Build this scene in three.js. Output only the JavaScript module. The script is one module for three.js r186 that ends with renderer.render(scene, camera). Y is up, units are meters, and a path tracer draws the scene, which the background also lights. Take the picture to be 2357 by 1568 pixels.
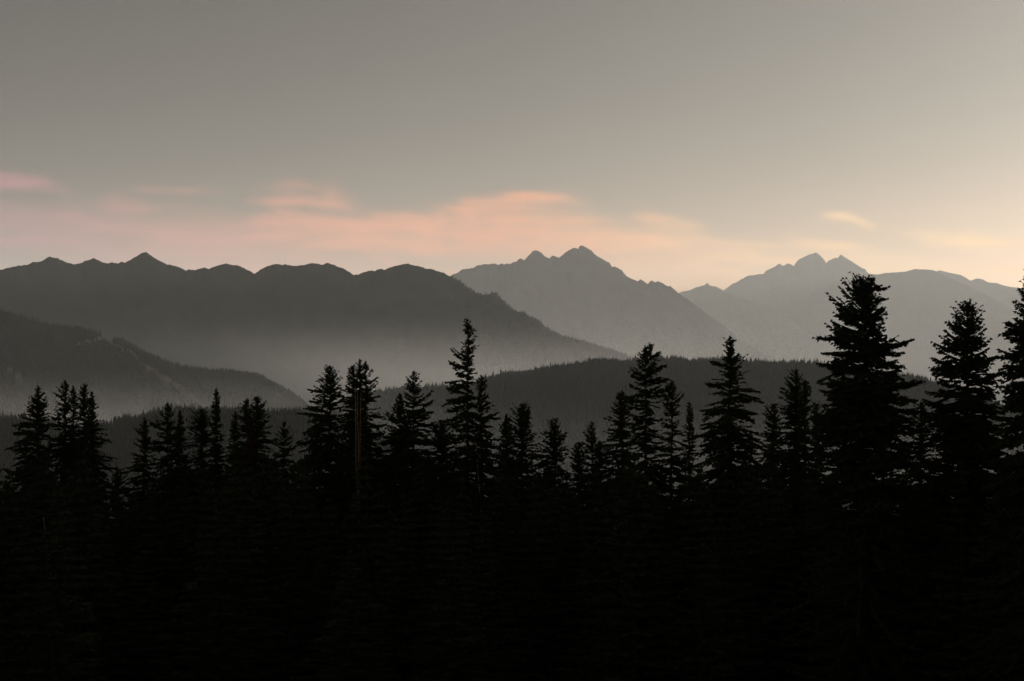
import * as THREE from 'three';
import { ImprovedNoise } from 'three/addons/math/ImprovedNoise.js';
import { mergeGeometries } from 'three/addons/utils/BufferGeometryUtils.js';

// ------------------------------------------------------------------ camera, sky, sun, exposure
const FOCAL = 2400 / 1024 * 2357;                 // in units of a 2357 x 1568 frame
const scene = new THREE.Scene();
const camera = new THREE.PerspectiveCamera(2 * Math.atan(340.5 / 2400) * 180 / Math.PI, 1024 / 681, 0.5, 250000);
const PITCH = Math.atan(9.5 / 2400);
camera.position.set(0, 0, 0);                     // eye 1.7 m above the brow of the hill
camera.rotation.set(PITCH, 0, 0);
camera.updateMatrixWorld(true);

const SUN_AZ = 28 * Math.PI / 180, SUN_EL = 4.5 * Math.PI / 180;
const SUN_DIR = new THREE.Vector3(Math.sin(SUN_AZ) * Math.cos(SUN_EL), Math.sin(SUN_EL), -Math.cos(SUN_AZ) * Math.cos(SUN_EL));
const sun = new THREE.DirectionalLight(new THREE.Color().setRGB(1, 0.89, 0.76), 5);
sun.position.copy(SUN_DIR).multiplyScalar(1000);
sun.castShadow = true;
sun.shadow.radius = 4;
Object.assign(sun.shadow.camera, { left: -160, right: 160, top: 120, bottom: -120, near: 10, far: 2500 });
scene.add(sun, sun.target);
scene.fog = new THREE.FogExp2(new THREE.Color().setRGB(0.93, 0.98, 1.0), 1.6e-5);

const renderer = new THREE.WebGLRenderer({ antialias: true });
renderer.toneMapping = THREE.LinearToneMapping;
renderer.toneMappingExposure = 2.32;
renderer.shadowMap.enabled = true;

// ------------------------------------------------------------------ helpers
const noise3 = new ImprovedNoise();
const noise = (x, y, z = 0) => noise3.noise(x + 311.7, y + 117.3, z + 53.1);
function fbm(x, y, z, octaves) { let s = 0, a = 0.5; for (let k = 0; k < octaves; k++) { s += a * noise(x, y, z); x *= 2.03; y *= 2.03; z *= 2.03; a *= 0.5; } return s; }
const clamp = THREE.MathUtils.clamp, smooth = THREE.MathUtils.smoothstep, lerp = THREE.MathUtils.lerp;
function randomOf(seed) { let a = (seed * 2654435761) >>> 0; return () => { a = (a + 0x6D2B79F5) | 0; let t = Math.imul(a ^ (a >>> 15), 1 | a); t = (t + Math.imul(t ^ (t >>> 7), 61 | t)) ^ t; return ((t ^ (t >>> 14)) >>> 0) / 4294967296; }; }
// the direction of a place in the picture: azimuth right of straight ahead, and tangent of the elevation
function toward(u, v) {
  const x = (u - 1178.5) / FOCAL, y = (784 - v) / FOCAL;
  const z = -Math.cos(PITCH) + y * Math.sin(PITCH), h = y * Math.cos(PITCH) + Math.sin(PITCH);
  return [Math.atan2(x, -z), h / Math.hypot(x, z)];
}
function tag(o, label, category, group, kind) {
  if (label) o.userData.label = label;
  if (category) o.userData.category = category;
  if (group) o.userData.group = group;
  if (kind) o.userData.kind = kind;
  return o;
}
const used = {};
function numbered(name) { const n = used[name] = (used[name] ?? -1) + 1; return n ? `${name}_${String(n).padStart(3, '0')}` : name; }
const matte = (r, g, b, more = {}) => new THREE.MeshPhysicalMaterial({ color: new THREE.Color().setRGB(r, g, b), roughness: 1, specularIntensity: 0.12, ...more });

// ------------------------------------------------------------------ the evening sky: air and thin clouds only
{
  const W = 4096, H = 2048, data = new Float32Array(W * H * 4);
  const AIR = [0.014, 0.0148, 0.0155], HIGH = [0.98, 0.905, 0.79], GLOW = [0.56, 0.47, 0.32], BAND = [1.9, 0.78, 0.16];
  const WISPS = [                                                    // strength, half width in degrees, path from left to right
    [2.6, 0.15, [[-160, 410], [0, 414], [90, 424], [185, 444]]], [0.3, 0.09, [[180, 436], [300, 430], [430, 438], [560, 432]]], [0.6, 0.25, [[225, 450], [275, 462], [360, 486]]],
    [1.0, 0.42, [[560, 486], [690, 462], [770, 466], [860, 500]]], [1.15, 0.4, [[640, 545], [950, 512], [1180, 488], [1290, 470], [1350, 474]]], [0.8, 0.1, [[1150, 446], [1215, 450], [1300, 460], [1385, 482]]],
    [0.5, 0.18, [[1450, 496], [1540, 508], [1640, 524]]], [0.9, 0.085, [[1880, 488], [1950, 494], [1985, 508], [2030, 530]]], [0.5, 0.1, [[1800, 550], [1880, 558], [2020, 574]]], [0.75, 0.13, [[2050, 534], [2140, 548], [2260, 560], [2420, 572]]],
    [0.8, 0.3, [[900, 555], [1150, 540], [1400, 548], [1640, 570], [1800, 590]]], [0.7, 0.2, [[-80, 516], [120, 528], [320, 536], [640, 556]]],
  ].map(([strength, width, path]) => [strength, width, path.map(([u, v]) => { const [a, t] = toward(u, v); return [a * 180 / Math.PI, Math.atan(t) * 180 / Math.PI]; })]);
  const BROW = [[-700, 440], [-100, 436], [0, 440], [160, 448], [240, 450], [420, 464], [560, 472], [650, 464], [700, 453], [780, 457], [830, 486], [950, 482], [1100, 476], [1180, 459], [1250, 455], [1300, 466], [1380, 494], [1480, 514], [1650, 536], [1850, 552], [2000, 560], [2357, 580], [2900, 590]]
    .map(([u, v]) => { const [a, t] = toward(u, v); return [a * 180 / Math.PI, Math.atan(t) * 180 / Math.PI]; });          // upper edge of the veil
  const PINK_DIM = [0.17, 0.07, 0.082], PINK = [0.39, 0.16, 0.085], GOLD = [0.64, 0.41, 0.2];
  for (let j = 0; j < H; j++) {
    const el = ((j + 0.5) / H - 0.5) * 180;                       // degrees above the horizon
    for (let i = 0; i < W; i++) {
      const at = (j * W + i) * 4;
      // azimuth right of the view (-z): the texture's u runs with atan2(z, x)
      const theta = ((i + 0.5) / W - 0.5) * 2 * Math.PI, x = Math.cos(theta), z = Math.sin(theta);
      const az = Math.atan2(x, -z) * 180 / Math.PI;
      let off = Math.abs(az - 28); if (off > 180) off = 360 - off;
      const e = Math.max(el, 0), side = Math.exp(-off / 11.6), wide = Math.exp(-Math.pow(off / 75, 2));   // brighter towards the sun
      const glow = Math.exp(-Math.pow(e / 4.9, 1.5)), band = Math.exp(-Math.pow(e / 2.5, 1.7));
      const c = [0, 0, 0];
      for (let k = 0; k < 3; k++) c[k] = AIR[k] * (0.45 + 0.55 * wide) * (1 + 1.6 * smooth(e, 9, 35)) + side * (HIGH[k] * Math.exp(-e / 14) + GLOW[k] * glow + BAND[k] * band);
      if (el > -1 && el < 14) {
        // thin cloud low over the mountains: a soft veil, and streaks drawn out along the wind
        const A = az / 5, E = el + az * 0.03, warp = fbm(A * 1.1, E * 0.7, 3.1, 4), fray = fbm(A * 2.4 + 2 * warp, E * 3.4 + 1.5 * warp, 7.7, 4);
        const far = smooth(az, -13, 0), farther = smooth(az, -1, 10);
        let n = 1; while (n < BROW.length - 1 && BROW[n][0] < az) n++;
        const topEdge = lerp(BROW[n - 1][1], BROW[n][1], clamp((az - BROW[n - 1][0]) / (BROW[n][0] - BROW[n - 1][0]), 0, 1)) + 0.3 * fray + 0.15 * warp;
        let cloud = 0.85 * smooth(topEdge - el, -0.06, 0.55) * clamp(0.75 + 1.5 * fbm(A * 0.9 + warp * 0.6, E * 2.6 + 1.4 * warp, 17.7, 5), 0.2, 1.3) * (1 - 0.55 * farther) * (1 - 0.6 * smooth(2.1 - el, 0, 1.0) * (1 - far));
        for (const [strength, width, path] of WISPS) {
          if (az < path[0][0] - 2 || az > path[path.length - 1][0] + 2) continue;
          let k = 1; while (k < path.length - 1 && path[k][0] < az) k++;
          const [pa, pe] = path[k - 1], [qa, qe] = path[k], s = (az - pa) / (qa - pa), mid = lerp(pe, qe, clamp(s, 0, 1)) + 0.2 * warp + 0.07 * fray, span = path[path.length - 1][0] - path[0][0];
          const along = smooth((az - path[0][0]) / span + 0.2 * fray, -0.04, 0.3) * (1 - smooth((az - path[0][0]) / span + 0.25 * fray, 0.6, 1.04));
          const d = (el - mid) / (width * (0.85 + 0.9 * fray)); cloud += strength * along * Math.exp(-(d < 0 ? 0.4 : 1.6) * d * d) * clamp(0.8 + 1.9 * fray, 0, 1.6);
        }
        const thread = Math.pow(1 - Math.min(1, Math.abs(2.6 * fbm(A * 1.5 + warp * 2.2, E * 4.2 + warp * 3, 44.1, 3))), 2);
        cloud *= (0.62 + 0.75 * thread) * clamp(0.8 + 1.4 * fbm(A * 1.7 + warp * 1.6, E * 4.6 + warp * 2.4, 31.3, 4), 0.12, 1.6);
        cloud = 1 - Math.exp(-1.5 * Math.max(0, cloud));
        for (let k = 0; k < 3; k++) {
          const pink = lerp(lerp(PINK_DIM[k], PINK[k], far), GOLD[k], farther);
          c[k] = lerp(c[k], pink, cloud);
        }
      }
      const grain = 1 + 0.03 * fbm(az * 0.4, el * 0.7, 5, 3);
      data[at] = c[0] * grain; data[at + 1] = c[1] * grain; data[at + 2] = c[2] * grain; data[at + 3] = 1;
    }
  }
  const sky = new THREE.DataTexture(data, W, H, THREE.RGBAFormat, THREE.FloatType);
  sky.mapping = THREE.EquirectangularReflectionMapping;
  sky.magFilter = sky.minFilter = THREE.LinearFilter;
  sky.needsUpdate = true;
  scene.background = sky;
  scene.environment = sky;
}

// ------------------------------------------------------------------ the ground: a hill under the camera, running down to a wide valley
const FLOOR = -700;
const groundY = (x, z) => {
  const r = Math.hypot(x, z);
  return -1.7 + FLOOR * (1 - Math.exp(-r * 0.135 / 700)) + fbm(x * 0.02, z * 0.02, 0.5, 3) * Math.min(2.5, r * 0.02) + fbm(x * 0.0008, z * 0.0008, 2.5, 3) * Math.min(60, r * 0.01);
};
{
  const radii = [0]; for (let r = 3; r < 48000; r *= 1.07) radii.push(r);
  const N = 240, pos = [], idx = [], col = [];
  radii.forEach((r) => {
    for (let k = 0; k < N; k++) {
      const a = k / N * 2 * Math.PI, x = r * Math.sin(a), z = -r * Math.cos(a);
      pos.push(x, groundY(x, z), z);
      const g = 0.5 + fbm(x * 0.05, z * 0.05, 1, 3) + 0.5 * fbm(x * 0.003, z * 0.003, 4, 3);
      col.push(lerp(0.035, 0.06, g), lerp(0.04, 0.058, g), lerp(0.022, 0.03, g));
    }
  });
  for (let i = 0; i + 1 < radii.length; i++) for (let k = 0; k < N; k++) {
    const a = i * N + k, b = i * N + (k + 1) % N, c = a + N, d = b + N;
    idx.push(a, c, b, b, c, d);
  }
  const g = new THREE.BufferGeometry();
  g.setAttribute('position', new THREE.Float32BufferAttribute(pos, 3));
  g.setAttribute('color', new THREE.Float32BufferAttribute(col, 3));
  g.setIndex(idx); g.computeVertexNormals();
  const ground = new THREE.Mesh(g, matte(1, 1, 1, { vertexColors: true }));
  ground.name = 'ground'; ground.receiveShadow = true;
  scene.add(tag(ground, 'dark forest floor running down from the viewpoint to the valleys', null, null, 'structure'));
}

// ------------------------------------------------------------------ mountain ranges: each crest keeps the outline seen, at its own distance, and falls to both sides
// crest: [u, v] pairs; rough: ruggedness of the crest in frame units
const mountainMaterial = matte(1, 1, 1, { vertexColors: true });
function range(label, { crest, distance, slope = 26, rough = 1, roughSize = 6, base = FLOOR - 40, colour, columns = 1000, relief = 0.5, bend = 0.05, seed = 1, rows = 26 }) {
  const c = crest.map(([u, v]) => { const [a, t] = toward(u, v); return [a, t]; });
  const a0 = c[0][0], a1 = c[c.length - 1][0];
  const elevation = (az) => {
    let k = 1; while (k < c.length - 1 && c[k][0] < az) k++;
    const [pa, pt] = c[k - 1], [qa, qt] = c[k], s = clamp((az - pa) / (qa - pa), 0, 1);
    return lerp(pt, qt, s);
  };
  const dist = (az) => distance * (1 + bend * noise(az * 6, seed * 3.3));
  const crestY = (az) => {
    const n = az * FOCAL / roughSize;
    return dist(az) * (elevation(az) + rough / FOCAL * (1.6 * fbm(n, seed * 9.1, 0.3, 4) - 0.6 * Math.abs(noise(n * 0.35, seed, 4))));
  };
  const top = c.reduce((m, p) => Math.max(m, p[1] * distance), -1e9);
  const width = (top - base) / Math.tan(slope * Math.PI / 180);
  const broad = (az) => { let s = 0; for (let k = -3; k <= 3; k++) s += elevation(az + k * 14 / FOCAL); return dist(az) * s / 7; };
  const place = (az, r, out = new THREE.Vector3()) => {
    const t = Math.min(1, Math.abs(r) / width), y0 = lerp(crestY(az), broad(az), smooth(t, 0, 0.07)), d = dist(az) + r;
    const x = d * Math.sin(az), z = -d * Math.cos(az), k = 3.2 / width;
    const rid = 1 - 2 * Math.abs(fbm(x * k + seed * 17, z * k, seed, 4));
    const fine = fbm(x * k * 5, z * k * 5, seed + 5, 2);
    const drop = y0 - base;
    let y = base + drop * Math.pow(1 - t, 1.15) + drop * relief * (rid - 0.8) * t * (1 - t) * 0.9 + drop * 0.12 * relief * fine * Math.min(1, t * 6) * (1 - t);
    return out.set(x, y, z);
  };
  const back = 8, R = [];
  for (let k = 0; k < rows; k++) R.push(-width * Math.pow(1 - k / (rows - 1), 1.45));
  for (let k = 1; k <= back; k++) R.push(width * Math.pow(k / back, 1.5));
  const pos = new Float32Array((columns + 1) * R.length * 3), col = new Float32Array(pos.length), idx = [], p = new THREE.Vector3(), q = new THREE.Color();
  for (let i = 0; i <= columns; i++) {
    const az = lerp(a0, a1, i / columns);
    for (let k = 0; k < R.length; k++) {
      const at = (i * R.length + k) * 3;
      place(az, R[k], p); p.toArray(pos, at);
      colour(q, p, R[k] / width, az); col[at] = q.r; col[at + 1] = q.g; col[at + 2] = q.b;
      if (i < columns && k + 1 < R.length) { const a = i * R.length + k, b = a + 1, d = a + R.length, e = d + 1; idx.push(a, d, b, b, d, e); }
    }
  }
  const g = new THREE.BufferGeometry();
  g.setAttribute('position', new THREE.BufferAttribute(pos, 3));
  g.setAttribute('color', new THREE.BufferAttribute(col, 3));
  g.setIndex(idx); g.computeVertexNormals();
  const m = new THREE.Mesh(g, mountainMaterial);
  m.name = numbered(colour.kind || 'mountain_range'); m.castShadow = m.receiveShadow = true;
  scene.add(tag(m, label, null, null, 'structure'));
  return { place, width, dist, a0, a1, crestY };
}
// ground cover of the slopes: rock and scree, dark wood, dry meadow, in patches with outlines of their own
const rockCover = (size) => (q, p) => {
  const a = fbm(p.x / size, p.z / size, p.y / size, 4), b = fbm(p.x / size * 4, p.y / size * 4, p.z / size * 4, 2);
  const k = clamp(0.45 + 0.9 * a + 0.9 * b, 0, 1);
  q.setRGB(lerp(0.05, 0.12, k), lerp(0.05, 0.114, k), lerp(0.046, 0.105, k));
};
const mixedCover = (size) => (q, p) => {
  const a = fbm(p.x / size, p.z / size, p.y / size * 2, 4), b = fbm(p.x / size * 3.5, p.z / size * 3.5, p.y / size * 3.5, 2), k = clamp(0.4 + 0.8 * a + 0.9 * b, 0, 1);
  q.setRGB(lerp(0.03, 0.062, k), lerp(0.034, 0.06, k), lerp(0.024, 0.046, k));
};
const woodCover = (size) => { const f = (q, p) => {
  const a = fbm(p.x / size, p.z / size, 5, 4), b = fbm(p.x / size * 4, p.z / size * 4, 2, 3);
  if (a + 0.6 * b > 0.34) q.setRGB(0.075, 0.07, 0.045); else q.setRGB(0.02, 0.026, 0.015);
}; f.kind = 'hill'; return f; };
// the pale clearings of the left spur: narrow strips of dry grass and bare soil between the woods
function frameOf(p) { const c = Math.cos(PITCH), s = Math.sin(PITCH), y = p.y * c + p.z * s, d = -(p.z * c - p.y * s); return [1178.5 + FOCAL * p.x / d, 784 - FOCAL * y / d]; }
const STRIPS = [[228, 779, 252, 790, 5], [250, 788, 312, 818, 5], [300, 812, 345, 850, 4], [330, 838, 425, 897, 4], [372, 866, 470, 940, 7], [180, 790, 232, 783, 3], [20, 850, 60, 880, 5]];
const clearing = (p) => {
  const [u, v] = frameOf(p), n = fbm(p.x / 40, p.z / 40, 3, 4);
  return STRIPS.some(([ua, va, ub, vb, w]) => { const t = clamp(((u - ua) * (ub - ua) + (v - va) * (vb - va)) / ((ub - ua) ** 2 + (vb - va) ** 2), 0, 1); return Math.hypot(u - lerp(ua, ub, t), (v - lerp(va, vb, t)) * 1.2) < w * (1 + 1.8 * n); });
};
const spurCover = (q, p) => { const b = fbm(p.x / 30, p.z / 30, 4, 3); if (clearing(p)) q.setRGB(0.15 + 0.06 * b, 0.13 + 0.05 * b, 0.09); else q.setRGB(0.02 + 0.01 * b, 0.026 + 0.01 * b, 0.015); };
spurCover.kind = 'hill';

const cropA = (...l) => pairs(l, 0, 552.4, 0.274), cropB = (...l) => pairs(l, 552.4, 552.4, 0.274), cropC = (...l) => pairs(l, 982, 527.9, 0.274), cropD = (...l) => pairs(l, 1534.5, 527.9, 0.349);
function pairs(l, u0, v0, s) { const out = []; for (let k = 0; k < l.length; k += 2) out.push([u0 + l[k] * s, v0 + l[k + 1] * s]); return out; }

range('pale far ridge on the right skyline behind the smooth dome', {
  distance: 44000, slope: 30, rough: 0.8, roughSize: 10, colour: rockCover(1600), seed: 8, columns: 500,
  crest: [[1400, 760], ...cropD(1000, 420, 1400, 300, 1600, 300, 1775, 278, 1800, 270, 1850, 283, 1940, 300, 1975, 320, 2005, 340, 2040, 325, 2080, 328, 2120, 350, 2180, 355, 2220, 370, 2290, 383, 2340, 388, 2357, 380), [2420, 650], [2600, 670], [2850, 640], [3200, 690]] });
range('pale distant range with twin rocky summits right of the middle', {
  distance: 42000, slope: 33, rough: 2.2, roughSize: 7, colour: rockCover(1500), seed: 3, columns: 640, rows: 40,
  crest: [[1350, 760], ...cropD(75, 440, 250, 425, 370, 400, 420, 370, 480, 335, 530, 308, 580, 300, 640, 292, 655, 270, 700, 255, 745, 228, 765, 238, 800, 225, 838, 240, 870, 200, 925, 172, 985, 152, 1010, 170, 1035, 195, 1055, 222, 1065, 205, 1105, 188, 1130, 185, 1145, 168, 1180, 185, 1230, 215, 1280, 250, 1310, 265, 1333, 290, 1450, 340, 1700, 420), [2250, 760]] });
range('hazy smooth dome shaped mountain behind the tallest spruces on the right', {
  distance: 38500, slope: 27, rough: 1.0, roughSize: 8, colour: mixedCover(1800), seed: 5, columns: 500, rows: 40,
  crest: [[1500, 810], ...cropD(280, 670, 450, 620, 560, 575, 650, 545, 750, 510, 850, 478, 920, 460, 960, 420, 1010, 400, 1060, 405, 1080, 380, 1150, 360, 1220, 325, 1300, 300, 1390, 297, 1440, 288, 1500, 285, 1580, 278, 1630, 262, 1700, 264, 1760, 270, 1830, 300, 1900, 335, 2000, 380, 2100, 430, 2200, 480, 2300, 540, 2357, 580), [2480, 770], [2600, 830]] });
range('low pale saddle with one small pointed knoll between the two rocky groups', {
  distance: 34000, slope: 30, rough: 1.2, roughSize: 7, colour: rockCover(900), seed: 7, columns: 400,
  crest: [[1380, 760], ...cropD(-60, 450, 75, 418, 150, 402, 200, 380, 250, 370, 268, 352, 285, 368, 330, 380, 370, 400, 450, 435, 700, 520), [1900, 790]] });
range('grey range of craggy peaks with the highest summit in the middle', {
  distance: 22000, slope: 34, rough: 2.0, roughSize: 6, colour: rockCover(900), seed: 2, columns: 720, rows: 56,
  crest: [[850, 760], ...cropC(0, 470, 200, 390, 245, 370, 300, 335, 340, 330, 390, 325, 430, 300, 490, 293, 540, 288, 580, 290, 600, 298, 632, 284, 650, 296, 675, 284, 690, 292, 750, 272, 785, 244, 825, 258, 860, 215, 890, 183, 925, 175, 960, 190, 990, 220, 1025, 245, 1060, 215, 1085, 230, 1115, 236, 1150, 205, 1200, 170, 1230, 156, 1275, 160, 1285, 137, 1310, 134, 1340, 150, 1380, 175, 1410, 205, 1450, 235, 1500, 260, 1540, 288, 1562, 318, 1575, 308, 1640, 345, 1690, 400, 1760, 430, 1775, 435, 1797, 418, 1830, 440, 1855, 455, 1890, 430, 1920, 440, 1945, 438, 1985, 450, 2025, 478, 2045, 472, 2080, 505, 2115, 535, 2200, 590), [1720, 790], [1900, 900]] });
const leftRange = range('long dark grey range of low peaks across the left skyline', {
  distance: 8200, slope: 27, rough: 2.3, roughSize: 6, colour: mixedCover(420), seed: 4, columns: 950, rows: 64, relief: 0.6, bend: 0.03,
  crest: [[-700, 660], [-500, 625], [-300, 640], [-120, 612], ...cropA(0, 250, 45, 240, 90, 228, 150, 215, 210, 212, 240, 205, 275, 180, 310, 185, 345, 182, 385, 155, 418, 137, 455, 148, 490, 155, 505, 168, 530, 172, 570, 190, 610, 200, 660, 200, 690, 190, 715, 172, 745, 170, 785, 153, 820, 165, 860, 188, 900, 195, 940, 185, 975, 192, 1000, 195, 1020, 182, 1050, 188, 1080, 175, 1130, 145, 1160, 130, 1195, 104, 1230, 106, 1270, 130, 1310, 158, 1360, 182, 1400, 202, 1460, 210, 1490, 225, 1530, 240, 1560, 256, 1590, 246, 1640, 252, 1715, 228, 1760, 245, 1800, 225, 1850, 208, 1905, 195, 1945, 208, 1975, 207, 2050, 233, 2100, 262),
    ...cropB(123, 282, 170, 250, 220, 225, 298, 203, 380, 208, 470, 216, 550, 208, 605, 192, 650, 200, 690, 206, 740, 193, 790, 210, 860, 235, 910, 262, 957, 294, 1020, 282, 1080, 257, 1130, 258, 1172, 242, 1215, 250, 1260, 230, 1320, 212, 1380, 202, 1415, 196, 1430, 204, 1490, 216, 1560, 238, 1610, 242, 1650, 262, 1700, 270, 1740, 290, 1770, 308, 1800, 325, 1850, 350, 1900, 385, 1950, 425, 2000, 455, 2030, 463),
    ...cropC(500, 553, 550, 530, 590, 540, 620, 580, 680, 630, 720, 675, 790, 700, 860, 735, 950, 775, 1000, 820, 1060, 855, 1130, 890, 1230, 915, 1330, 940, 1430, 970, 1530, 1000, 1620, 1030, 1700, 1065, 1770, 1100, 2000, 1220), [1800, 960]] });
const leftSpur = range('darker wooded spur with pale clearings sloping down from the left edge', {
  distance: 5000, slope: 22, rough: 0.8, roughSize: 9, colour: spurCover, seed: 6, columns: 800, rows: 60, relief: 0.45, bend: 0.03, base: -560,
  crest: [[-500, 640], [-250, 668], [-100, 695], [0, 720], [30, 727], [60, 738], [100, 748], [140, 756], [180, 758], [205, 763], [232, 772], [250, 786], [268, 784], [300, 797], [330, 812], [360, 826], [400, 843], [440, 852], [490, 857], [530, 856], [560, 860], [590, 866], [620, 880], [650, 896], [680, 915], [710, 940], [760, 975], [900, 1060]] });
const midRidge = range('dark forested ridge with a serrated treeline across the middle', {
  distance: 4300, slope: 19, rough: 0.6, roughSize: 14, colour: woodCover(900), seed: 9, columns: 700, relief: 0.3, bend: 0.02, base: -480,
  crest: [[560, 1080], [700, 985], [800, 935], [870, 912], [930, 908], [1000, 906], [1060, 897], [1110, 885], [1180, 874], [1250, 862], [1300, 853], [1370, 844], [1440, 841], [1520, 841], [1600, 842], [1700, 841], [1760, 844], [1820, 849], [1900, 858], [1980, 866], [2060, 874], [2120, 884], [2200, 905], [2300, 945], [2450, 1010]] });
const lowRidge = range('nearest wooded hill behind the left spruces', {
  distance: 2500, slope: 18, rough: 0.8, roughSize: 16, colour: woodCover(600), seed: 11, columns: 500, relief: 0.3, bend: 0.02, base: -330,
  crest: [[-400, 900], [-150, 945], [0, 975], [60, 980], [130, 992], [180, 1000], [230, 996], [280, 982], [340, 968], [400, 958], [460, 954], [540, 955], [620, 959], [700, 962], [800, 985], [900, 1030], [1050, 1110], [1200, 1180]] });

// beyond the right edge: an added, unseen hill shaped to block the low sun for the trees in front, while the air farther out still catches it
range('added wooded hill out of view on the right that keeps the evening sun off the near trees', {
  distance: 1650, slope: 31, rough: 2, roughSize: 40, base: -270, colour: woodCover(300), seed: 13, columns: 160, relief: 0.3, bend: 0.01,
  crest: [[3000, 1000], [3200, 640], [3380, 240], [3520, 90], [3800, 60], [4150, 80], [4400, 330], [4800, 1000]] });

// ------------------------------------------------------------------ far woods: masses of small spruces on the nearer ridges
function smallSpruce() {
  const parts = [];
  for (const [r, y, h] of [[0.17, 0.08, 0.45], [0.125, 0.34, 0.38], [0.075, 0.6, 0.4]]) {
    const c = new THREE.ConeGeometry(r, h, 6, 1, true); c.translate(0, y + h / 2, 0); parts.push(c.toNonIndexed());
  }
  const t = new THREE.CylinderGeometry(0.012, 0.02, 0.12, 5, 1, true); t.translate(0, 0.06, 0); parts.push(t.toNonIndexed());
  const g = mergeGeometries(parts);
  const p = g.attributes.position;
  for (let k = 0; k < p.count; k++) { const n = 1 + 0.35 * noise(p.getX(k) * 31, p.getY(k) * 23, p.getZ(k) * 31); p.setX(k, p.getX(k) * n); p.setZ(k, p.getZ(k) * n); }
  g.computeVertexNormals();
  return g;
}
const spruceShape = smallSpruce(), woodMaterial = matte(0.02, 0.027, 0.015, { side: THREE.DoubleSide });
function wood(label, ridge, { from, to, count, reach, back = 0.02, size, seed, gap }) {
  const r = randomOf(seed), m4 = new THREE.Matrix4(), q = new THREE.Quaternion(), up = new THREE.Vector3(0, 1, 0), p = new THREE.Vector3(), s = new THREE.Vector3();
  const mesh = new THREE.InstancedMesh(spruceShape, woodMaterial, count), a0 = toward(from, 800)[0], a1 = toward(to, 800)[0];
  let n = 0;
  for (let tries = 0; n < count && tries < count * 4; tries++) {
    const az = lerp(a0, a1, r()), off = r() < 0.16 ? (r() * 2 - 1.2) * back : -reach * Math.pow(r(), 1.25);
    ridge.place(az, off * ridge.width, p);
    if (gap && gap(p)) continue;
    const clump = 0.6 + 0.8 * (0.5 + fbm(p.x / 70, p.z / 70, seed, 3)); if (fbm(p.x / 28, p.z / 28, seed + 3, 2) < -0.27) continue;
    const h = size * clump * (0.55 + 0.75 * r() * r() + 0.15 * r());
    m4.compose(p, q.setFromAxisAngle(up, r() * 6.28), s.set(h * (0.8 + 0.4 * r()), h, h * (0.8 + 0.4 * r())));
    mesh.setMatrixAt(n++, m4);
  }
  mesh.count = n;
  mesh.name = numbered('forest'); mesh.castShadow = true;
  scene.add(tag(mesh, label, 'forest', null, 'stuff'));
}
wood('serrated mass of small spruces along the dark middle ridge', midRidge, { from: 700, to: 2380, count: 85000, reach: 0.75, size: 16, seed: 21 });
wood('mass of spruces on the near hill behind the left trees', lowRidge, { from: -80, to: 1100, count: 24000, reach: 0.8, size: 12, seed: 22 });
wood('thin dark wood on the spur sloping from the left edge', leftSpur, { from: -80, to: 860, count: 26000, reach: 0.6, size: 10, seed: 23, gap: clearing });
wood('tiny trees along the low right shoulder of the left range', leftRange, { from: 1040, to: 1560, count: 5000, reach: 0.25, size: 11, seed: 24 });

// ------------------------------------------------------------------ valley mist: drops hanging in the valleys, thinning upward
// (an even spread of tiny faint flakes, all of one material; they catch the light of the sky and the sun as any other thing does)
const mistMaterial = matte(0.9, 0.9, 0.9, { transparent: true, opacity: 0.25, side: THREE.DoubleSide, depthWrite: false });
function mistPatch(n, size, sx, sy, sz, ex, seed) {
  const r = randomOf(seed), pos = new Float32Array(n * 9), a = new THREE.Vector3(), e1 = new THREE.Vector3(), e2 = new THREE.Vector3(), c = new THREE.Vector3();
  const any = (v) => { const y = r() * 2 - 1, t = r() * 6.2832, k = Math.sqrt(1 - y * y); return v.set(k * Math.cos(t), y, k * Math.sin(t)); };
  for (let k = 0; k < n; k++) {
    const t = Math.pow((k + r()) / n, ex);                       // 0 at the top, 1 at the bottom: thicker below
    c.set((r() + r() - 1) * sx, (1 - t) * sy, (r() - 0.5) * sz);
    any(e1); any(e2); e2.addScaledVector(e1, -e1.dot(e2)).normalize();
    [[1, 0], [-0.5, 0.866], [-0.5, -0.866]].forEach(([f, g], j) => { a.copy(c).addScaledVector(e1, f * size).addScaledVector(e2, g * size).toArray(pos, k * 9 + j * 3); });
  }
  const g = new THREE.BufferGeometry(); g.setAttribute('position', new THREE.BufferAttribute(pos, 3)); g.computeVertexNormals(); return g;
}
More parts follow.
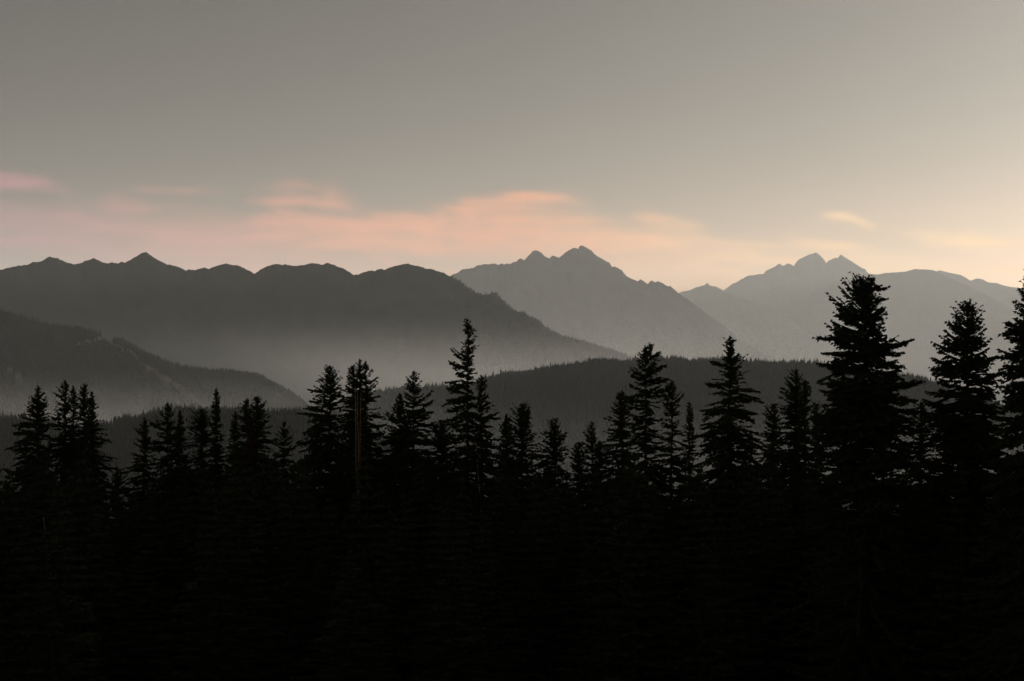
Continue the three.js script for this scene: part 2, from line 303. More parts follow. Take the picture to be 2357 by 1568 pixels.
// lies across the view from azimuth of u0 to that of u1 at a distance; top and bottom given as heights in the frame; thick: optical thickness near the bottom
function mist(label, { u0, u1, distance, top, bottom, thick, px = 0.45, copies = 240, ex = 0.42, seed }) {
  const yTop = toward(1178, top)[1] * distance, yBot = toward(1178, bottom)[1] * distance, h = yTop - yBot;
  const a0 = toward(u0, 800)[0], a1 = toward(u1, 800)[0], w = (a1 - a0) * distance, span = w * 0.2, size = px * distance / 2400;
  const face = 1.3 * size * size / 2, total = w * h * thick * ex / (0.25 * face), n = Math.round(total / copies);
  const g = mistPatch(n, size, span, h, distance * 0.06, ex, seed), mesh = new THREE.InstancedMesh(g, mistMaterial, copies);
  const r = randomOf(seed + 100), m4 = new THREE.Matrix4(), q = new THREE.Quaternion(), up = new THREE.Vector3(0, 1, 0), s = new THREE.Vector3();
  for (let k = 0; k < copies; k++) {
    const az = lerp(a0, a1, (k + r()) / copies), d = distance * (1 + 0.02 * (r() - 0.5));
    m4.compose(new THREE.Vector3(d * Math.sin(az), yBot + h * 0.1 * (r() - 0.5), -d * Math.cos(az)), q.setFromAxisAngle(up, -az + (r() < 0.5 ? Math.PI : 0)), s.set(0.7 + 0.6 * r(), 0.75 + 0.25 * r(), 1));
    mesh.setMatrixAt(k, m4);
  }
  console.log(label, 'flakes', n * copies, 'each', n);
  mesh.name = numbered('valley_mist');
  scene.add(tag(mesh, label, 'mist', null, 'stuff'));
}
mist('pale mist filling the valley below the left range', { u0: -200, u1: 1750, distance: 6700, top: 705, bottom: 960, thick: 2.5, px: 0.34, seed: 41 });
mist('thin mist at the foot of the sloping left spur', { u0: -200, u1: 1000, distance: 4000, top: 830, bottom: 1010, thick: 1.0, seed: 42 });
mist('mist below the middle ridge behind the trees', { u0: 600, u1: 2500, distance: 3200, top: 880, bottom: 1120, thick: 0.6, seed: 43 });
mist('broad pale mist below the central craggy peaks', { u0: 900, u1: 2500, distance: 18500, top: 620, bottom: 900, thick: 1.1, px: 0.2, seed: 44 });
mist('pale haze between the twin summits and the smooth dome before them', { u0: 1560, u1: 2300, distance: 40300, top: 660, bottom: 790, thick: 2.2, px: 0.24, ex: 0.75, seed: 47 });
mist('pale haze below the far right hand ranges', { u0: 1450, u1: 2950, distance: 30000, top: 700, bottom: 940, thick: 1.3, px: 0.21, seed: 46 });

// ------------------------------------------------------------------ spruces in the foreground
const needleMaterial = matte(0.034, 0.044, 0.021, { side: THREE.DoubleSide }), rustMaterial = matte(0.05, 0.022, 0.012, { side: THREE.DoubleSide });
const barkMaterial = matte(0.035, 0.03, 0.025), paleBarkMaterial = matte(0.5, 0.33, 0.2);
class Twigs {
  constructor() { this.pos = []; this.idx = []; }
  // a three-sided tapering twig with its needles, from a to b
  add(ax, ay, az, bx, by, bz, r) {
    let dx = bx - ax, dy = by - ay, dz = bz - az; const l = Math.hypot(dx, dy, dz) || 1e-6; dx /= l; dy /= l; dz /= l;
    let px = dy, py = -dx, pz = 0; if (Math.abs(dz) > 0.9) { px = 0; py = dz; pz = -dy; }
    const pl = Math.hypot(px, py, pz) || 1; px /= pl; py /= pl; pz /= pl;
    const qx = dy * pz - dz * py, qy = dz * px - dx * pz, qz = dx * py - dy * px, n = this.pos.length / 3;
    for (let k = 0; k < 3; k++) { const c = r * Math.cos(k * 2.0944), s = r * Math.sin(k * 2.0944); this.pos.push(ax + px * c + qx * s, ay + py * c + qy * s, az + pz * c + qz * s); }
    this.pos.push(bx, by, bz);
    this.idx.push(n, n + 1, n + 3, n + 1, n + 2, n + 3, n + 2, n, n + 3);
  }
  geometry() {
    const g = new THREE.BufferGeometry();
    g.setAttribute('position', new THREE.Float32BufferAttribute(this.pos, 3)); g.setIndex(this.idx); g.computeVertexNormals(); return g;
  }
}
// one bough: an axis that leaves the stem and bends, side twigs along it and tufts of short ones
function bough(T, r, ox, oy, oz, az, len, rise, sag, o, sub = false) {
  const steps = Math.max(2, Math.ceil(len / 0.4)), ca = Math.sin(az), sa = -Math.cos(az);
  let px = ox, py = oy, pz = oz;
  const bendSide = (r() - 0.5) * 0.8, ph = r() * 99;
  const at = (t) => { const d = t * len, side = bendSide * t * t * len * 0.5; return [ox + ca * d - sa * side, oy + len * (rise * t - sag * t * t + o.tip * t * t * t), oz + sa * d + ca * side]; };
  for (let k = 1; k <= steps; k++) { const [x, y, z] = at(k / steps); T.add(px, py, pz, x, y, z, o.twig * (1.2 - 0.5 * k / steps)); px = x; py = y; pz = z; }
  if (!sub && len > o.branch) for (let k = 0, n = Math.min(6, Math.round(len / 0.3)); k < n; k++) {   // side boughs on the long ones
    const t = 0.25 + 0.65 * (k + r()) / n, [x, y, z] = at(t);
    bough(T, r, x, y, z, az + (k % 2 ? 1 : -1) * (0.5 + 0.5 * r()), len * (1.05 - t) * (0.4 + 0.3 * r()), rise * 0.4 - sag * t * 0.6 + 0.3 * (r() - 0.5), 0.4, o, true);
  }
  const count = Math.max(3, Math.round(len / o.step));
  for (let k = 0; k < count; k++) {
    const t = lerp(o.bare, 1, (k + r()) / count), [x, y, z] = at(t);
    const l = Math.min(o.twigLength, 0.1 + 0.42 * len) * (1.25 - 0.55 * t) * (0.4 + 0.75 * r()) * (0.8 + 0.75 * noise(t * len * 3.1, ph, 0.4));
    for (let s = -1; s <= 1; s += 2) {
      const spread = (0.4 + 0.75 * r()) * s, dx = ca * Math.cos(spread) - sa * Math.sin(spread), dz = sa * Math.cos(spread) + ca * Math.sin(spread);
      const dy = -o.hang * (1.3 * r() - 0.1) + 0.45 * r() + (rise - 2 * sag * t) * 0.3, w = 1 / Math.hypot(1, dy);
      T.add(x, y, z, x + dx * l * w, y + dy * l * w, z + dz * l * w, o.twig * (0.7 + 0.6 * r()));
    }
    for (let n = o.extra + r(); n >= 1; n--) {
      const a = az + (r() - 0.5) * 3.4, up = r() < o.down ? -0.5 - 1.1 * r() : 0.2 + 0.9 * r(), l2 = l * (0.35 + 0.5 * r()), w = 1 / Math.hypot(1, up);
      T.add(x, y, z, x + Math.sin(a) * l2 * w, y + up * l2 * w, z - Math.cos(a) * l2 * w, o.twig * (0.7 + 0.5 * r()));
    }
  }
}
const STYLES = {
  dense: { gap: 0.68, boughs: 6.8, rise: 0.5, sag: 0.55, tip: 0.25, hang: 0.5, extra: 1, down: 0.55, bare: 0.02, vary: 0.26, branch: 1.5, reach: 1.14 },
  open: { gap: 0.95, boughs: 6, rise: 0.3, sag: 0.5, tip: 0.42, hang: 0.6, extra: 1.1, down: 0.6, bare: 0.04, vary: 0.44, branch: 1.0, reach: 1.13 },
  ragged: { gap: 0.68, boughs: 8.5, rise: 0.36, sag: 0.45, tip: 0.36, hang: 0.75, extra: 0.9, down: 0.65, bare: 0.05, vary: 0.3, branch: 0.9, reach: 1.08 },
};
let triangles = 0;
function stem(pts, radius, sides, m, bark, name) {                // tapered trunk through pts, radius at the foot
  const pos = [], idx = [];
  pts.forEach(([x, y, z], k) => { const r = lerp(radius, 0.012, Math.pow(k / (pts.length - 1), 0.85)); for (let s = 0; s < sides; s++) { const a = s / sides * 6.2832, w = r * (1 + 0.12 * noise(x * 3 + s * 2.1, y * 1.3, z)); pos.push(x + w * Math.cos(a), y, z + w * Math.sin(a)); } });
  for (let k = 0; k + 1 < pts.length; k++) for (let s = 0; s < sides; s++) { const a = k * sides + s, b = k * sides + (s + 1) % sides; idx.push(a, a + sides, b, b, a + sides, b + sides); }
  const g = new THREE.BufferGeometry(); g.setAttribute('position', new THREE.Float32BufferAttribute(pos, 3)); g.setIndex(idx); g.computeVertexNormals();
  const mesh = new THREE.Mesh(g, bark); mesh.name = name; mesh.castShadow = mesh.receiveShadow = true; m.add(mesh); return mesh;
}
// top: [u, v] of the tip; outline: [v, left, right] rows in the frame; limbs: [v at the stem, u, v of the tip]; tops: further leaders
function spruce(label, top, distance, style, outline, { limbs = [], tops = [], seed = Math.round(top[0] * 7 + top[1]), lean = 0, needles = needleMaterial, name = 'spruce_tree', group = 'spruces standing along the slope in front', category = 'tree', density = 1 } = {}) {
  const r = randomOf(seed), S = STYLES[style], [az0, t0] = toward(...top), m = distance / FOCAL;
  const tipX = distance * Math.sin(az0), tipY = distance * t0, tipZ = -distance * Math.cos(az0);
  const baseX = tipX + lean, baseY = groundY(baseX, tipZ) - 0.15, H = tipY - baseY;
  const tree = new THREE.Group(); tree.name = numbered(name); tree.position.set(baseX, baseY, tipZ); scene.add(tree);
  tag(tree, label, category, group);
  const rows = outline.map(([v, l, q]) => [(v - top[1]) * m, Math.max(0.06, (top[0] - l) * m), Math.max(0.06, (q - top[0]) * m)]);
  rows.unshift([0, 0.03, 0.03]);
  const last = rows[rows.length - 1];
  const radius = (down, ang) => {                                 // ang: azimuth in the world, 90 degrees = right of the frame
    let k = 1; while (k < rows.length - 1 && rows[k][0] < down) k++;
    const [pa, pl, pr] = rows[k - 1], [qa, ql, qr] = rows[k]; let L, R;
    if (down > last[0]) { const g = 0.2 * (down - last[0]); L = Math.min(last[1] + g, Math.max(last[1], 3.3)); R = Math.min(last[2] + g, Math.max(last[2], 3.3)); }
    else { const s = (down - pa) / (qa - pa); L = lerp(pl, ql, s); R = lerp(pr, qr, s); }
    const w = 0.5 + 0.5 * Math.sin(ang); return lerp(L, R, w);
  };
  const axis = (down) => { const f = down / H, sway = 0.12 * noise(down * 0.25, seed * 0.37); return [lean * -(1 - f), H - down, 0.1 * noise(down * 0.2, seed * 0.7)].map((x, k) => k === 0 ? x + sway * Math.min(1, down) : x); };
  const T = new Twigs(), unit = distance / 2400, fine = clamp(unit, 0.05, 0.13);
  const o = { ...S, twig: 0.8 * fine + 0.018, step: (1.9 * fine + 0.05) / density, twigLength: 0.18 + 2.7 * fine };
  // the leader
  { const [x, y, z] = axis(0.5), [tx, ty, tz] = axis(0); T.add(x, y, z, tx, ty + 0.2, tz, o.twig * 0.6); }
  for (let down = 0.12; down < H - 1.2;) {
    const hidden = (top[1] + down / m) > 1220, [cx, cy, cz] = axis(down);
    const young = smooth(down, 0, 4.5), n = Math.max(3, Math.round(S.boughs * (0.6 + 0.4 * young) * (hidden ? 0.8 : 1))), start = r() * 6.28, tier = 1 - S.vary * 0.3 + S.vary * 0.5 * r();
    for (let k = 0; k < n; k++) {
      const ang = start + (k + 0.7 * (r() - 0.5)) / n * 6.2832, R = radius(down, ang);
      let len = R * S.reach * tier * (1 - S.vary * 0.6 + S.vary * 1.1 * r()) * (1 + (style === 'ragged' ? 0.36 : 0.5) * noise(Math.cos(ang) * 1.3 + seed, Math.sin(ang) * 1.3, down * 1.1)); if (len < 0.05) len = 0.05;
      if (r() < 0.06) len *= 1.2;
      const rise = lerp(S.rise + 0.45, S.rise * 0.5, young) + 0.6 * (r() - 0.5), sag = lerp(0.15, S.sag + 0.15, young) * (0.7 + 0.6 * r());
      bough(T, r, cx, cy + (r() - 0.5) * 0.85 * Math.min(1, 0.15 + down * 0.22), cz, ang, len, rise, sag, hidden ? { ...o, step: o.step * 2.8, twig: o.twig * 2.1, branch: 99, extra: 0.5 } : down < 2 ? { ...o, twig: o.twig * lerp(0.55, 1, down / 2), twigLength: o.twigLength * lerp(0.6, 1, down / 2) } : o);
    }
    down += (0.16 + 0.2 * young) * S.gap * (0.7 + 0.6 * r()) * (hidden ? 1.35 : 1) * (0.6 + fine * 4.5);
  }
  for (const [v, u, tv] of limbs) {                              // single long limbs, with sprays of boughs along them
    const down = (v - top[1]) * m, [cx, cy, cz] = axis(down), dx = (u - top[0]) * m, dy = (v - tv) * m, len = Math.abs(dx), sgn = Math.sign(dx), N = Math.ceil(len / 0.16);
    let px = cx, py = cy, pz = cz;
    for (let k = 1; k <= N; k++) {
      const t = k / N, x = cx + dx * t, y = cy + dy * (0.35 * t + 0.65 * t * t), z = cz + 0.3 * Math.sin(t * 3 + seed);
      T.add(px, py, pz, x, y, z, 0.05); px = x; py = y; pz = z;
      if (t > 0.25) for (let s = 0; s < 3; s++) bough(T, r, x, y, z, sgn * Math.PI / 2 + (r() - 0.5) * 2.4, (0.75 - 0.4 * t) * (0.6 + 0.7 * r()), 0.35 + 0.3 * (r() - 0.5), 0.4, o);
    }
  }
  for (const [u, v, foot] of tops) {                             // second leaders beside the tip
    const [cx, cy, cz] = axis((foot - top[1]) * m), x = (u - top[0]) * m, y = H - (v - top[1]) * m, N = Math.ceil((y - cy) / 0.22);
    for (let k = 0; k <= N; k++) {
      const t = k / N, sx = lerp(cx, x, Math.pow(t, 0.7)), sy = lerp(cy, y, t), len = 0.12 + (1 - t) * (y - cy) * 0.28;
      T.add(sx, sy, cz, sx, sy + 0.3, cz, 0.035);
      for (let b = 0; b < 4; b++) bough(T, r, sx, sy, cz, r() * 6.28, len * (0.6 + 0.7 * r()), 0.7, 0.35, o);
    }
  }
  const crown = new THREE.Mesh(T.geometry(), needles); crown.name = 'crown'; crown.castShadow = crown.receiveShadow = true; tree.add(crown);
  const pts = []; for (let k = 0; k <= 14; k++) pts.push(axis(H * (1 - k / 14)));
  stem(pts, 0.1 + H * 0.009, 7, tree, barkMaterial, 'trunk');
  triangles += T.idx.length / 3;
  return tree;
}
const c1 = (l) => map3(l, 0, 828.6, 0.2937), c2 = (l) => map3(l, 368.3, 828.6, 0.2937), c3 = (l) => map3(l, 736.6, 705.9, 0.2937), c4 = (l) => map3(l, 1104.8, 767.3, 0.2937), c5 = (l) => map3(l, 1473, 736.6, 0.2937), c6 = (l) => map3(l, 1841.4, 613.8, 0.3524);
function map3(l, u0, v0, s) { const out = []; for (let k = 0; k < l.length; k += 3) out.push([v0 + l[k] * s, u0 + l[k + 1] * s, u0 + l[k + 2] * s]); return out; }

// from left to right
spruce('small spruce cut by the left edge, lowest at the far left', [14, 1105], 210, 'dense', c1([1000, 28, 75, 1060, 15, 110, 1150, -5, 125, 1300, -20, 150]));
spruce('leftmost tall spruce with stepped left boughs, standing alone at its tip', [87.5, 889], 175, 'dense', c1([245, 285, 315, 300, 268, 332, 350, 248, 355, 400, 230, 378, 440, 205, 372, 530, 155, 388, 600, 150, 390, 640, 118, 390, 720, 118, 395, 790, 150, 400, 870, 60, 410, 1000, 95, 420]), { limbs: [[1095, 17, 1078]] });
spruce('tallest of the left cluster, its tip between the lone spruce and a slim companion', [149.8, 875.6], 178, 'open', c1([200, 490, 530, 260, 440, 548, 330, 425, 550, 390, 405, 560, 440, 425, 560, 490, 390, 570, 560, 385, 590, 700, 380, 620, 900, 370, 640]));
spruce('slim spruce tucked right beside the tallest of the left cluster', [168, 887], 184, 'open', c1([240, 562, 585, 300, 548, 605, 370, 540, 608, 450, 535, 615, 600, 520, 640]));
spruce('full spruce third in the left cluster, right of the slim one', [195, 884.4], 182, 'dense', c1([230, 645, 685, 290, 622, 692, 340, 625, 695, 400, 612, 700, 520, 610, 720, 700, 590, 740]));
spruce('right end spruce of the left cluster with a long step down its right flank', [211.5, 901.4], 176, 'dense', c1([300, 705, 735, 370, 690, 752, 430, 680, 760, 470, 680, 768, 520, 670, 772, 575, 660, 818, 680, 650, 808, 740, 640, 822, 800, 640, 852, 900, 630, 840, 960, 620, 860, 1100, 600, 870]));
spruce('short spruce alone in the gap right of the left cluster', [270, 1075], 200, 'dense', c1([880, 905, 940, 950, 888, 975, 1000, 870, 990, 1060, 863, 1005, 1200, 850, 1020]));
spruce('slender spruce with drooping tiers at the left of the second cluster', [332, 961], 190, 'open', c1([490, 1120, 1145, 540, 1092, 1168, 620, 1052, 1186, 680, 1070, 1190, 740, 1040, 1196, 800, 1060, 1200, 870, 990, 1210, 960, 1010, 1230, 1100, 1000, 1250]));
spruce('spruce with a lumpy top and round right shoulder in the second cluster', [385.6, 927], 180, 'open', c1([365, 1300, 1328, 400, 1282, 1342, 440, 1285, 1350, 490, 1232, 1372, 530, 1206, 1370, 590, 1208, 1378, 700, 1200, 1400, 900, 1190, 1440]));
spruce('thin pointed spire between the lumpy topped and the broad spruce', [413.8, 945.5], 200, 'dense', c2([450, 143, 168, 500, 138, 180, 560, 122, 195, 620, 108, 218, 750, 90, 240]));
spruce('broad spruce with a spread top just left of the tall thin column', [463.8, 941.7], 188, 'dense', c2([420, 305, 345, 460, 280, 360, 490, 250, 372, 560, 215, 385, 640, 225, 395, 800, 200, 420]));
spruce('tall thin columnar spruce rising alone above the left half treeline', [497.5, 895.6], 186, 'dense', c2([255, 430, 450, 300, 420, 463, 350, 412, 464, 400, 402, 470, 460, 395, 472, 520, 393, 480, 590, 385, 492, 660, 390, 490, 720, 385, 512, 770, 380, 525, 900, 370, 530]));
spruce('narrow spruce at the left of the paired tips', [541.6, 947.5], 192, 'dense', c2([440, 580, 600, 500, 567, 612, 560, 555, 625, 640, 535, 640, 760, 522, 650, 900, 510, 660]));
spruce('left one of the paired tips, with a thin knobbly top', [568.6, 916.7], 186, 'open', c2([330, 668, 695, 380, 635, 706, 450, 615, 720, 520, 620, 730, 700, 600, 760]));
spruce('right one of the paired tips, with a wide fan of upper boughs', [591.5, 913.8], 182, 'dense', c2([320, 745, 785, 345, 718, 806, 380, 725, 825, 410, 700, 838, 450, 690, 850, 500, 680, 840, 560, 680, 848, 640, 670, 880, 750, 660, 912, 900, 650, 930]));
spruce('dying rust red spruce in front of the paired tips', [577.4, 957.8], 168, 'dense', c2([480, 700, 722, 540, 700, 726, 620, 680, 740, 700, 690, 760, 900, 680, 780]), { needles: rustMaterial, density: 0.8, name: 'dead_spruce_tree', group: 'dead trees among the spruces' });
spruce('small feathery spruce in the gap right of the paired tips', [653.8, 969.6], 200, 'open', c2([520, 958, 990, 560, 948, 1003, 610, 925, 1028, 660, 925, 1025, 720, 920, 1046, 800, 915, 1062, 950, 900, 1075]));
spruce('tall spruce with a stepped left flank, left of the three close tips', [759, 841], 160, 'dense', c2([75, 1315, 1348, 100, 1286, 1370, 170, 1262, 1385, 255, 1225, 1408, 330, 1190, 1415, 380, 1165, 1400, 450, 1165, 1410, 520, 1130, 1420, 620, 1105, 1430, 700, 1115, 1440, 790, 1060, 1450, 950, 1050, 1460]));
spruce('blunt dark left tip of the three close tips', [811.5, 841], 168, 'dense', c3([490, 240, 272, 550, 206, 288, 620, 205, 295, 660, 178, 300, 740, 165, 310, 900, 150, 320]));
spruce('middle and highest tip of the three close tips', [828, 825.7], 172, 'dense', c3([440, 302, 322, 480, 290, 330, 560, 288, 335, 640, 280, 345, 800, 260, 370]));
spruce('right tip of the three close tips, with long boughs to the right', [841.7, 830.7], 164, 'open', c3([455, 350, 370, 490, 338, 386, 550, 335, 420, 600, 330, 430, 660, 320, 446, 715, 310, 470, 770, 310, 440, 830, 300, 482, 910, 300, 472, 1000, 290, 475]));
spruce('spruce with a wide pyramid shape left of the tallest central spruce', [951.6, 853.3], 162, 'open', c3([540, 718, 748, 590, 688, 765, 640, 658, 800, 690, 660, 790, 750, 640, 832, 820, 620, 856, 880, 600, 840, 980, 560, 880, 1100, 540, 900]));
spruce('lower spruce leaning on the left side of the pyramid shaped one', [921.6, 905.6], 170, 'dense', c3([720, 615, 645, 760, 602, 655, 850, 570, 680, 930, 515, 700, 1050, 500, 720]));
spruce('low bushy spruce crowded at the left foot of the tallest central spruce', [1017, 967], 178, 'dense', c3([915, 935, 980, 950, 920, 1000, 1000, 880, 1030, 1100, 850, 1050]), { tops: [[996, 975, 1010]] });
spruce('tallest spruce in the centre, a bare crooked leader at its tip', [1077.5, 752], 150, 'open', c3([185, 1148, 1188, 230, 1118, 1213, 265, 1140, 1195, 325, 1115, 1222, 390, 1066, 1212, 440, 1042, 1200, 475, 1100, 1212, 512, 1012, 1232, 560, 1080, 1215, 610, 1005, 1205, 680, 965, 1216, 720, 1020, 1220, 770, 990, 1230, 830, 945, 1240, 900, 980, 1260, 1000, 1000, 1280]), { tops: [[1075.8, 738.8, 760]] });
spruce('smaller spruce against the right side of the tallest central one', [1107, 863], 156, 'open', c3([570, 1245, 1278, 620, 1225, 1300, 690, 1222, 1305, 750, 1215, 1330, 800, 1215, 1305, 830, 1210, 1376, 885, 1200, 1402, 930, 1200, 1365, 980, 1190, 1402, 1060, 1180, 1415, 1200, 1170, 1420]));
spruce('small pointed companion left of the blunt double headed spruce', [1165.6, 953.8], 186, 'dense', c4([680, 195, 220, 750, 168, 245, 850, 150, 270, 1000, 130, 290]));
spruce('blunt spruce with a twin right shoulder, right of the central gap', [1201.7, 928.2], 172, 'dense', c4([580, 315, 348, 620, 295, 385, 665, 245, 386, 700, 250, 375, 760, 235, 396, 850, 220, 435, 950, 200, 445]), { tops: [[1217, 950, 985]] });
spruce('rounded knob topped spruce standing low in the wide middle gap', [1277, 965.5], 176, 'dense', c4([690, 570, 606, 720, 552, 618, 765, 543, 630, 800, 545, 628, 830, 497, 646, 880, 480, 650, 930, 465, 670, 1050, 450, 690]));
spruce('lowest spruce tip in the middle gap, left of a slightly taller one', [1331, 1017.8], 190, 'dense', c4([880, 755, 785, 930, 733, 808, 1000, 715, 830, 1120, 700, 840]));
spruce('small tiered spruce between the lowest tip and the dense dark cone', [1363, 971.4], 186, 'open', c4([730, 868, 895, 765, 845, 910, 805, 822, 912, 860, 815, 932, 950, 810, 940, 1100, 800, 960]));
spruce('little spruce squeezed at the left foot of the dense dark cone', [1381, 1014], 184, 'dense', c4([880, 925, 955, 930, 905, 990, 1050, 890, 1010]));
spruce('dense dark cone left of the spruce with a forked tip', [1432.9, 899.5], 160, 'dense', c4([490, 1098, 1132, 540, 1073, 1150, 620, 1044, 1166, 690, 1022, 1180, 780, 1008, 1200, 880, 980, 1210, 1000, 980, 1230]));
spruce('tall open spruce with a forked tip and wide separate boughs', [1486.6, 798], 146, 'open', c4([130, 1285, 1340, 165, 1270, 1345, 205, 1245, 1360, 265, 1225, 1380, 340, 1200, 1400, 380, 1165, 1450, 450, 1210, 1400, 480, 1200, 1440, 520, 1150, 1390, 580, 1170, 1400, 640, 1140, 1400, 750, 1210, 1430, 900, 1200, 1450]), { tops: [[1496, 796, 822]], limbs: [[829, 1511, 814], [860, 1522, 844], [906, 1540, 895], [885, 1529, 876]] });
spruce('medium spruce right beside the forked tip spruce, with a see through crown', [1546.4, 876], 158, 'open', c5([510, 232, 270, 560, 200, 285, 600, 195, 300, 660, 158, 322, 740, 160, 310, 820, 180, 300, 900, 170, 330]));
spruce('thin spruce left of the gap beside the great pointed spruce', [1586, 926], 170, 'open', c5([690, 372, 400, 720, 362, 412, 770, 355, 428, 870, 345, 418, 960, 335, 438, 1060, 320, 440]));
spruce('great pointed spruce with a single limb thrown out left near its top', [1681, 774], 140, 'dense', c5([165, 695, 722, 195, 662, 742, 240, 675, 735, 265, 662, 745, 310, 668, 750, 400, 655, 803, 450, 650, 790, 510, 580, 830, 560, 590, 872, 640, 560, 905, 680, 515, 930, 780, 522, 900, 860, 520, 890, 920, 480, 945, 1050, 480, 950]), { limbs: [[845, 1648, 834], [893, 1636, 885], [1008, 1606, 1004]] });
spruce('small spruce right of the great pointed one', [1781, 931], 172, 'dense', c5([700, 1025, 1068, 750, 990, 1082, 860, 970, 1092, 960, 960, 1100]));
spruce('left and higher of two joined spruces left of the largest tree', [1832, 849.7], 150, 'dense', c5([430, 1205, 1240, 470, 1165, 1256, 560, 1130, 1265, 620, 1120, 1280, 700, 1095, 1290, 800, 1090, 1290, 950, 1080, 1300]));
spruce('right and lower of two joined spruces left of the largest tree', [1853, 873], 148, 'dense', c5([500, 1280, 1310, 560, 1265, 1326, 610, 1250, 1352, 660, 1250, 1335, 760, 1240, 1345, 900, 1230, 1350]));
spruce('short blunt column wedged against the left side of the largest tree', [1878, 929], 140, 'dense', c5([670, 1358, 1398, 720, 1352, 1410, 800, 1345, 1430, 950, 1340, 1440]));
spruce('largest tree, a broad ragged spruce with a bushy many headed top', [1987, 640], 104, 'ragged', c6([85, 385, 440, 120, 345, 465, 180, 330, 480, 235, 275, 505, 310, 262, 530, 380, 212, 566, 430, 235, 560, 480, 165, 545, 560, 195, 640, 640, 156, 670, 720, 190, 680, 800, 150, 690, 900, 155, 715, 1000, 150, 730, 1150, 150, 740]), {
  limbs: [[668, 2026, 666], [700, 2026, 690], [812, 2080, 786], [800, 2068, 792], [905, 2104, 880], [900, 2088, 878], [784, 1895, 780], [846, 1897, 842]], tops: [[1999, 644, 700], [2009, 646, 700], [1968, 652, 700]], density: 1.1 });
spruce('small spruce deep in the gap between the two big right hand trees', [2121.6, 927.4], 165, 'dense', c6([925, 772, 815, 965, 752, 830, 1040, 740, 855, 1150, 720, 870]));
spruce('second largest tree, a tall see through spruce near the right edge', [2227, 694], 108, 'ragged', c6([255, 1065, 1120, 285, 1045, 1135, 315, 1038, 1172, 345, 1006, 1165, 400, 1010, 1190, 450, 964, 1190, 540, 955, 1216, 590, 905, 1246, 655, 875, 1225, 700, 900, 1280, 770, 880, 1290, 860, 880, 1290, 940, 845, 1320, 1050, 860, 1320]), { limbs: [[880, 2300, 858], [850, 2281, 822]], density: 1.05 });
spruce('big spruce cut off by the right edge of the picture', [2371, 612], 100, 'ragged', c6([100, 1462, 1540, 200, 1430, 1570, 260, 1410, 1580, 320, 1405, 1590, 400, 1325, 1620, 490, 1335, 1640, 560, 1350, 1650, 640, 1305, 1680, 770, 1300, 1700, 900, 1330, 1720, 1000, 1320, 1730]), { density: 1.05 });

// ------------------------------------------------------------------ bare dead trunks
function snag(label, foot, tip, distance, { twigs = 26, seed = 1, bark = paleBarkMaterial, thick = 0.09, curve = 0.25 }) {
  const r = randomOf(seed), [a0, t0] = toward(...foot), [a1, t1] = toward(...tip), g = new THREE.Group(); g.name = numbered('dead_tree');
  const bx = distance * Math.sin(a0), bz = -distance * Math.cos(a0), tipX = distance * Math.sin(a1), tipY = distance * t1, seenY = distance * t0;
  const gy = groundY(bx, bz) - 0.1, slopeX = (tipX - bx) / (tipY - seenY);
  g.position.set(bx - slopeX * (seenY - gy), gy, bz); scene.add(tag(g, label, 'dead tree', 'dead trees among the spruces'));
  const H = tipY - gy, pts = []; for (let k = 0; k <= 16; k++) { const y = H * k / 16; pts.push([slopeX * y + curve * 0.4 * noise(y * 0.3, seed * 1.7), y, curve * noise(y * 0.3, seed * 2.9)]); }
  stem(pts, thick, 7, g, bark, 'trunk');
  for (let k = 0; k < twigs; k++) {
    const y = H * (0.25 + 0.73 * r()), i = Math.min(15, Math.floor(y / H * 16)), f = y / H * 16 - i, x = lerp(pts[i][0], pts[i + 1][0], f), z = lerp(pts[i][2], pts[i + 1][2], f), a = r() * 6.28, l = 0.25 + 0.6 * r();
    let px = x, py = y, pz = z; const T = new Twigs();
    for (let s = 1; s <= 3; s++) { const nx = x + Math.cos(a) * l * s / 3, ny = y + (0.35 * s / 3 - 0.6 * s * s / 9) * l + 0.05 * (r() - 0.5), nz = z + Math.sin(a) * l * s / 3; T.add(px, py, pz, nx, ny, nz, 0.022 - 0.004 * s); px = nx; py = ny; pz = nz; }
    const b = new THREE.Mesh(T.geometry(), bark); b.name = 'branch'; b.castShadow = true; g.add(b);
  }
}
snag('pale bare trunk in front of the three close tips, longest of its group', [823, 1190], [816, 893], 162.4, { seed: 3, thick: 0.07, twigs: 34 });
snag('short bare pole right beside the longest pale trunk', [826, 1120], [824, 900], 162.6, { seed: 5, thick: 0.055 });
snag('thin right hand pole of the three pale trunks', [828, 1080], [830, 905], 162.8, { seed: 6, thick: 0.05 });
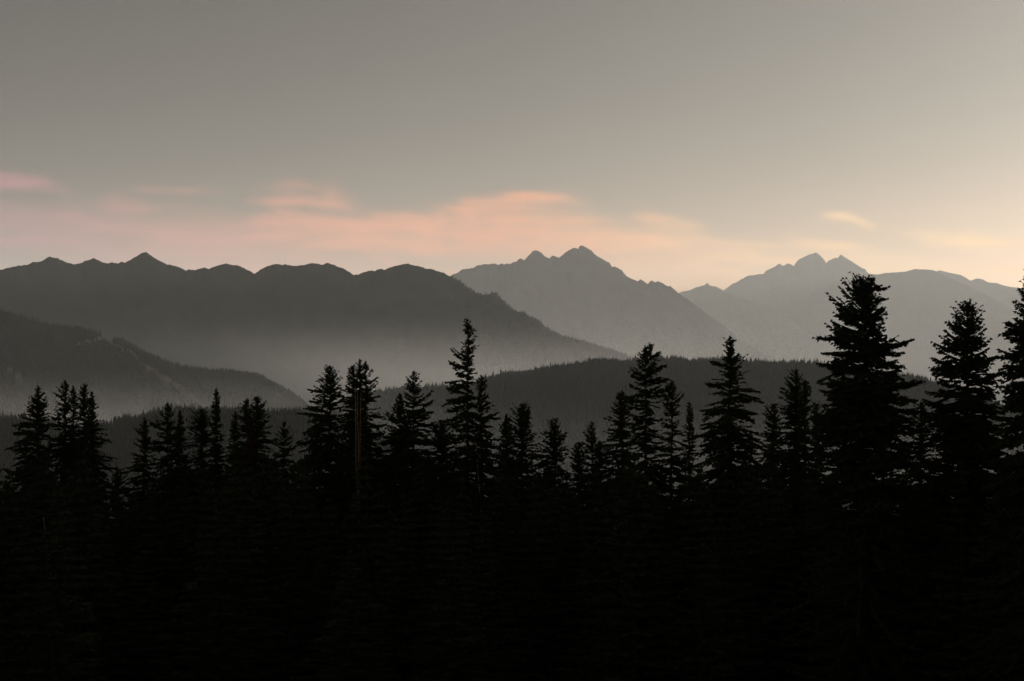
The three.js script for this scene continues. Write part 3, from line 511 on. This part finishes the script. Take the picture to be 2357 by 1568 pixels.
snag('leaning pale trunk low at the left under the lone spruce', [127, 1425], [99, 1190], 121, { seed: 8, thick: 0.075 });
snag('dead trunk with curled pale twigs at the foot of the tallest central spruce', [1110, 1200], [1093, 1010], 149.2, { seed: 9, thick: 0.06, twigs: 34 });

// ------------------------------------------------------------------ the crowded young spruces below, one dark mass
{
  const r = randomOf(77), T = new Twigs(), H = 9, o = { twig: 0.1, step: 0.3, twigLength: 0.5, hang: 0.5, extra: 0.6, down: 0.6, bare: 0.1, tip: 0.15, branch: 99 };
  for (let y = 0.4; y < H - 0.1; y += 0.34) { const n = 6; for (let k = 0; k < n; k++) bough(T, r, 0, y, 0, r() * 6.28, 0.1 + (H - y) * 0.21 * (0.7 + 0.5 * r()), 0.45, 0.45, o); }
  T.add(0, H - 1, 0, 0, H + 0.2, 0, 0.08); T.add(0, 0, 0, 0, H, 0, 0.16);
  const N = 900, mesh = new THREE.InstancedMesh(T.geometry(), needleMaterial, N), m4 = new THREE.Matrix4(), q = new THREE.Quaternion(), up = new THREE.Vector3(0, 1, 0), s = new THREE.Vector3();
  for (let k = 0; k < N; k++) {
    const u = -150 + 2650 * (k + r()) / N, d = 100 + 180 * Math.pow(r(), 0.8), az = toward(u, 800)[0], x = d * Math.sin(az), z = -d * Math.cos(az), y = groundY(x, z) - 0.1;
    const ceil = (u > 1650 ? 1105 : 1075) + 130 * noise(u * 0.017, 3.3) + 60 * noise(u * 0.06, 8.3) + 200 * r() * r(), h = clamp(d * toward(u, ceil)[1] - y, 1.5, 14);
    m4.compose(new THREE.Vector3(x, y, z), q.setFromAxisAngle(up, r() * 6.28), s.set(0.6 + h / 16 + 0.3 * r(), h / H, 0.6 + h / 16 + 0.3 * r())); mesh.setMatrixAt(k, m4);
  }
  mesh.name = 'young_spruce_thicket'; mesh.castShadow = mesh.receiveShadow = true;
  scene.add(tag(mesh, 'black mass of crowded young spruces filling the bottom of the picture', 'undergrowth', null, 'stuff'));
  console.log('thicket shape', T.idx.length / 3);
}
console.log('tree triangles', triangles);
renderer.render(scene, camera);
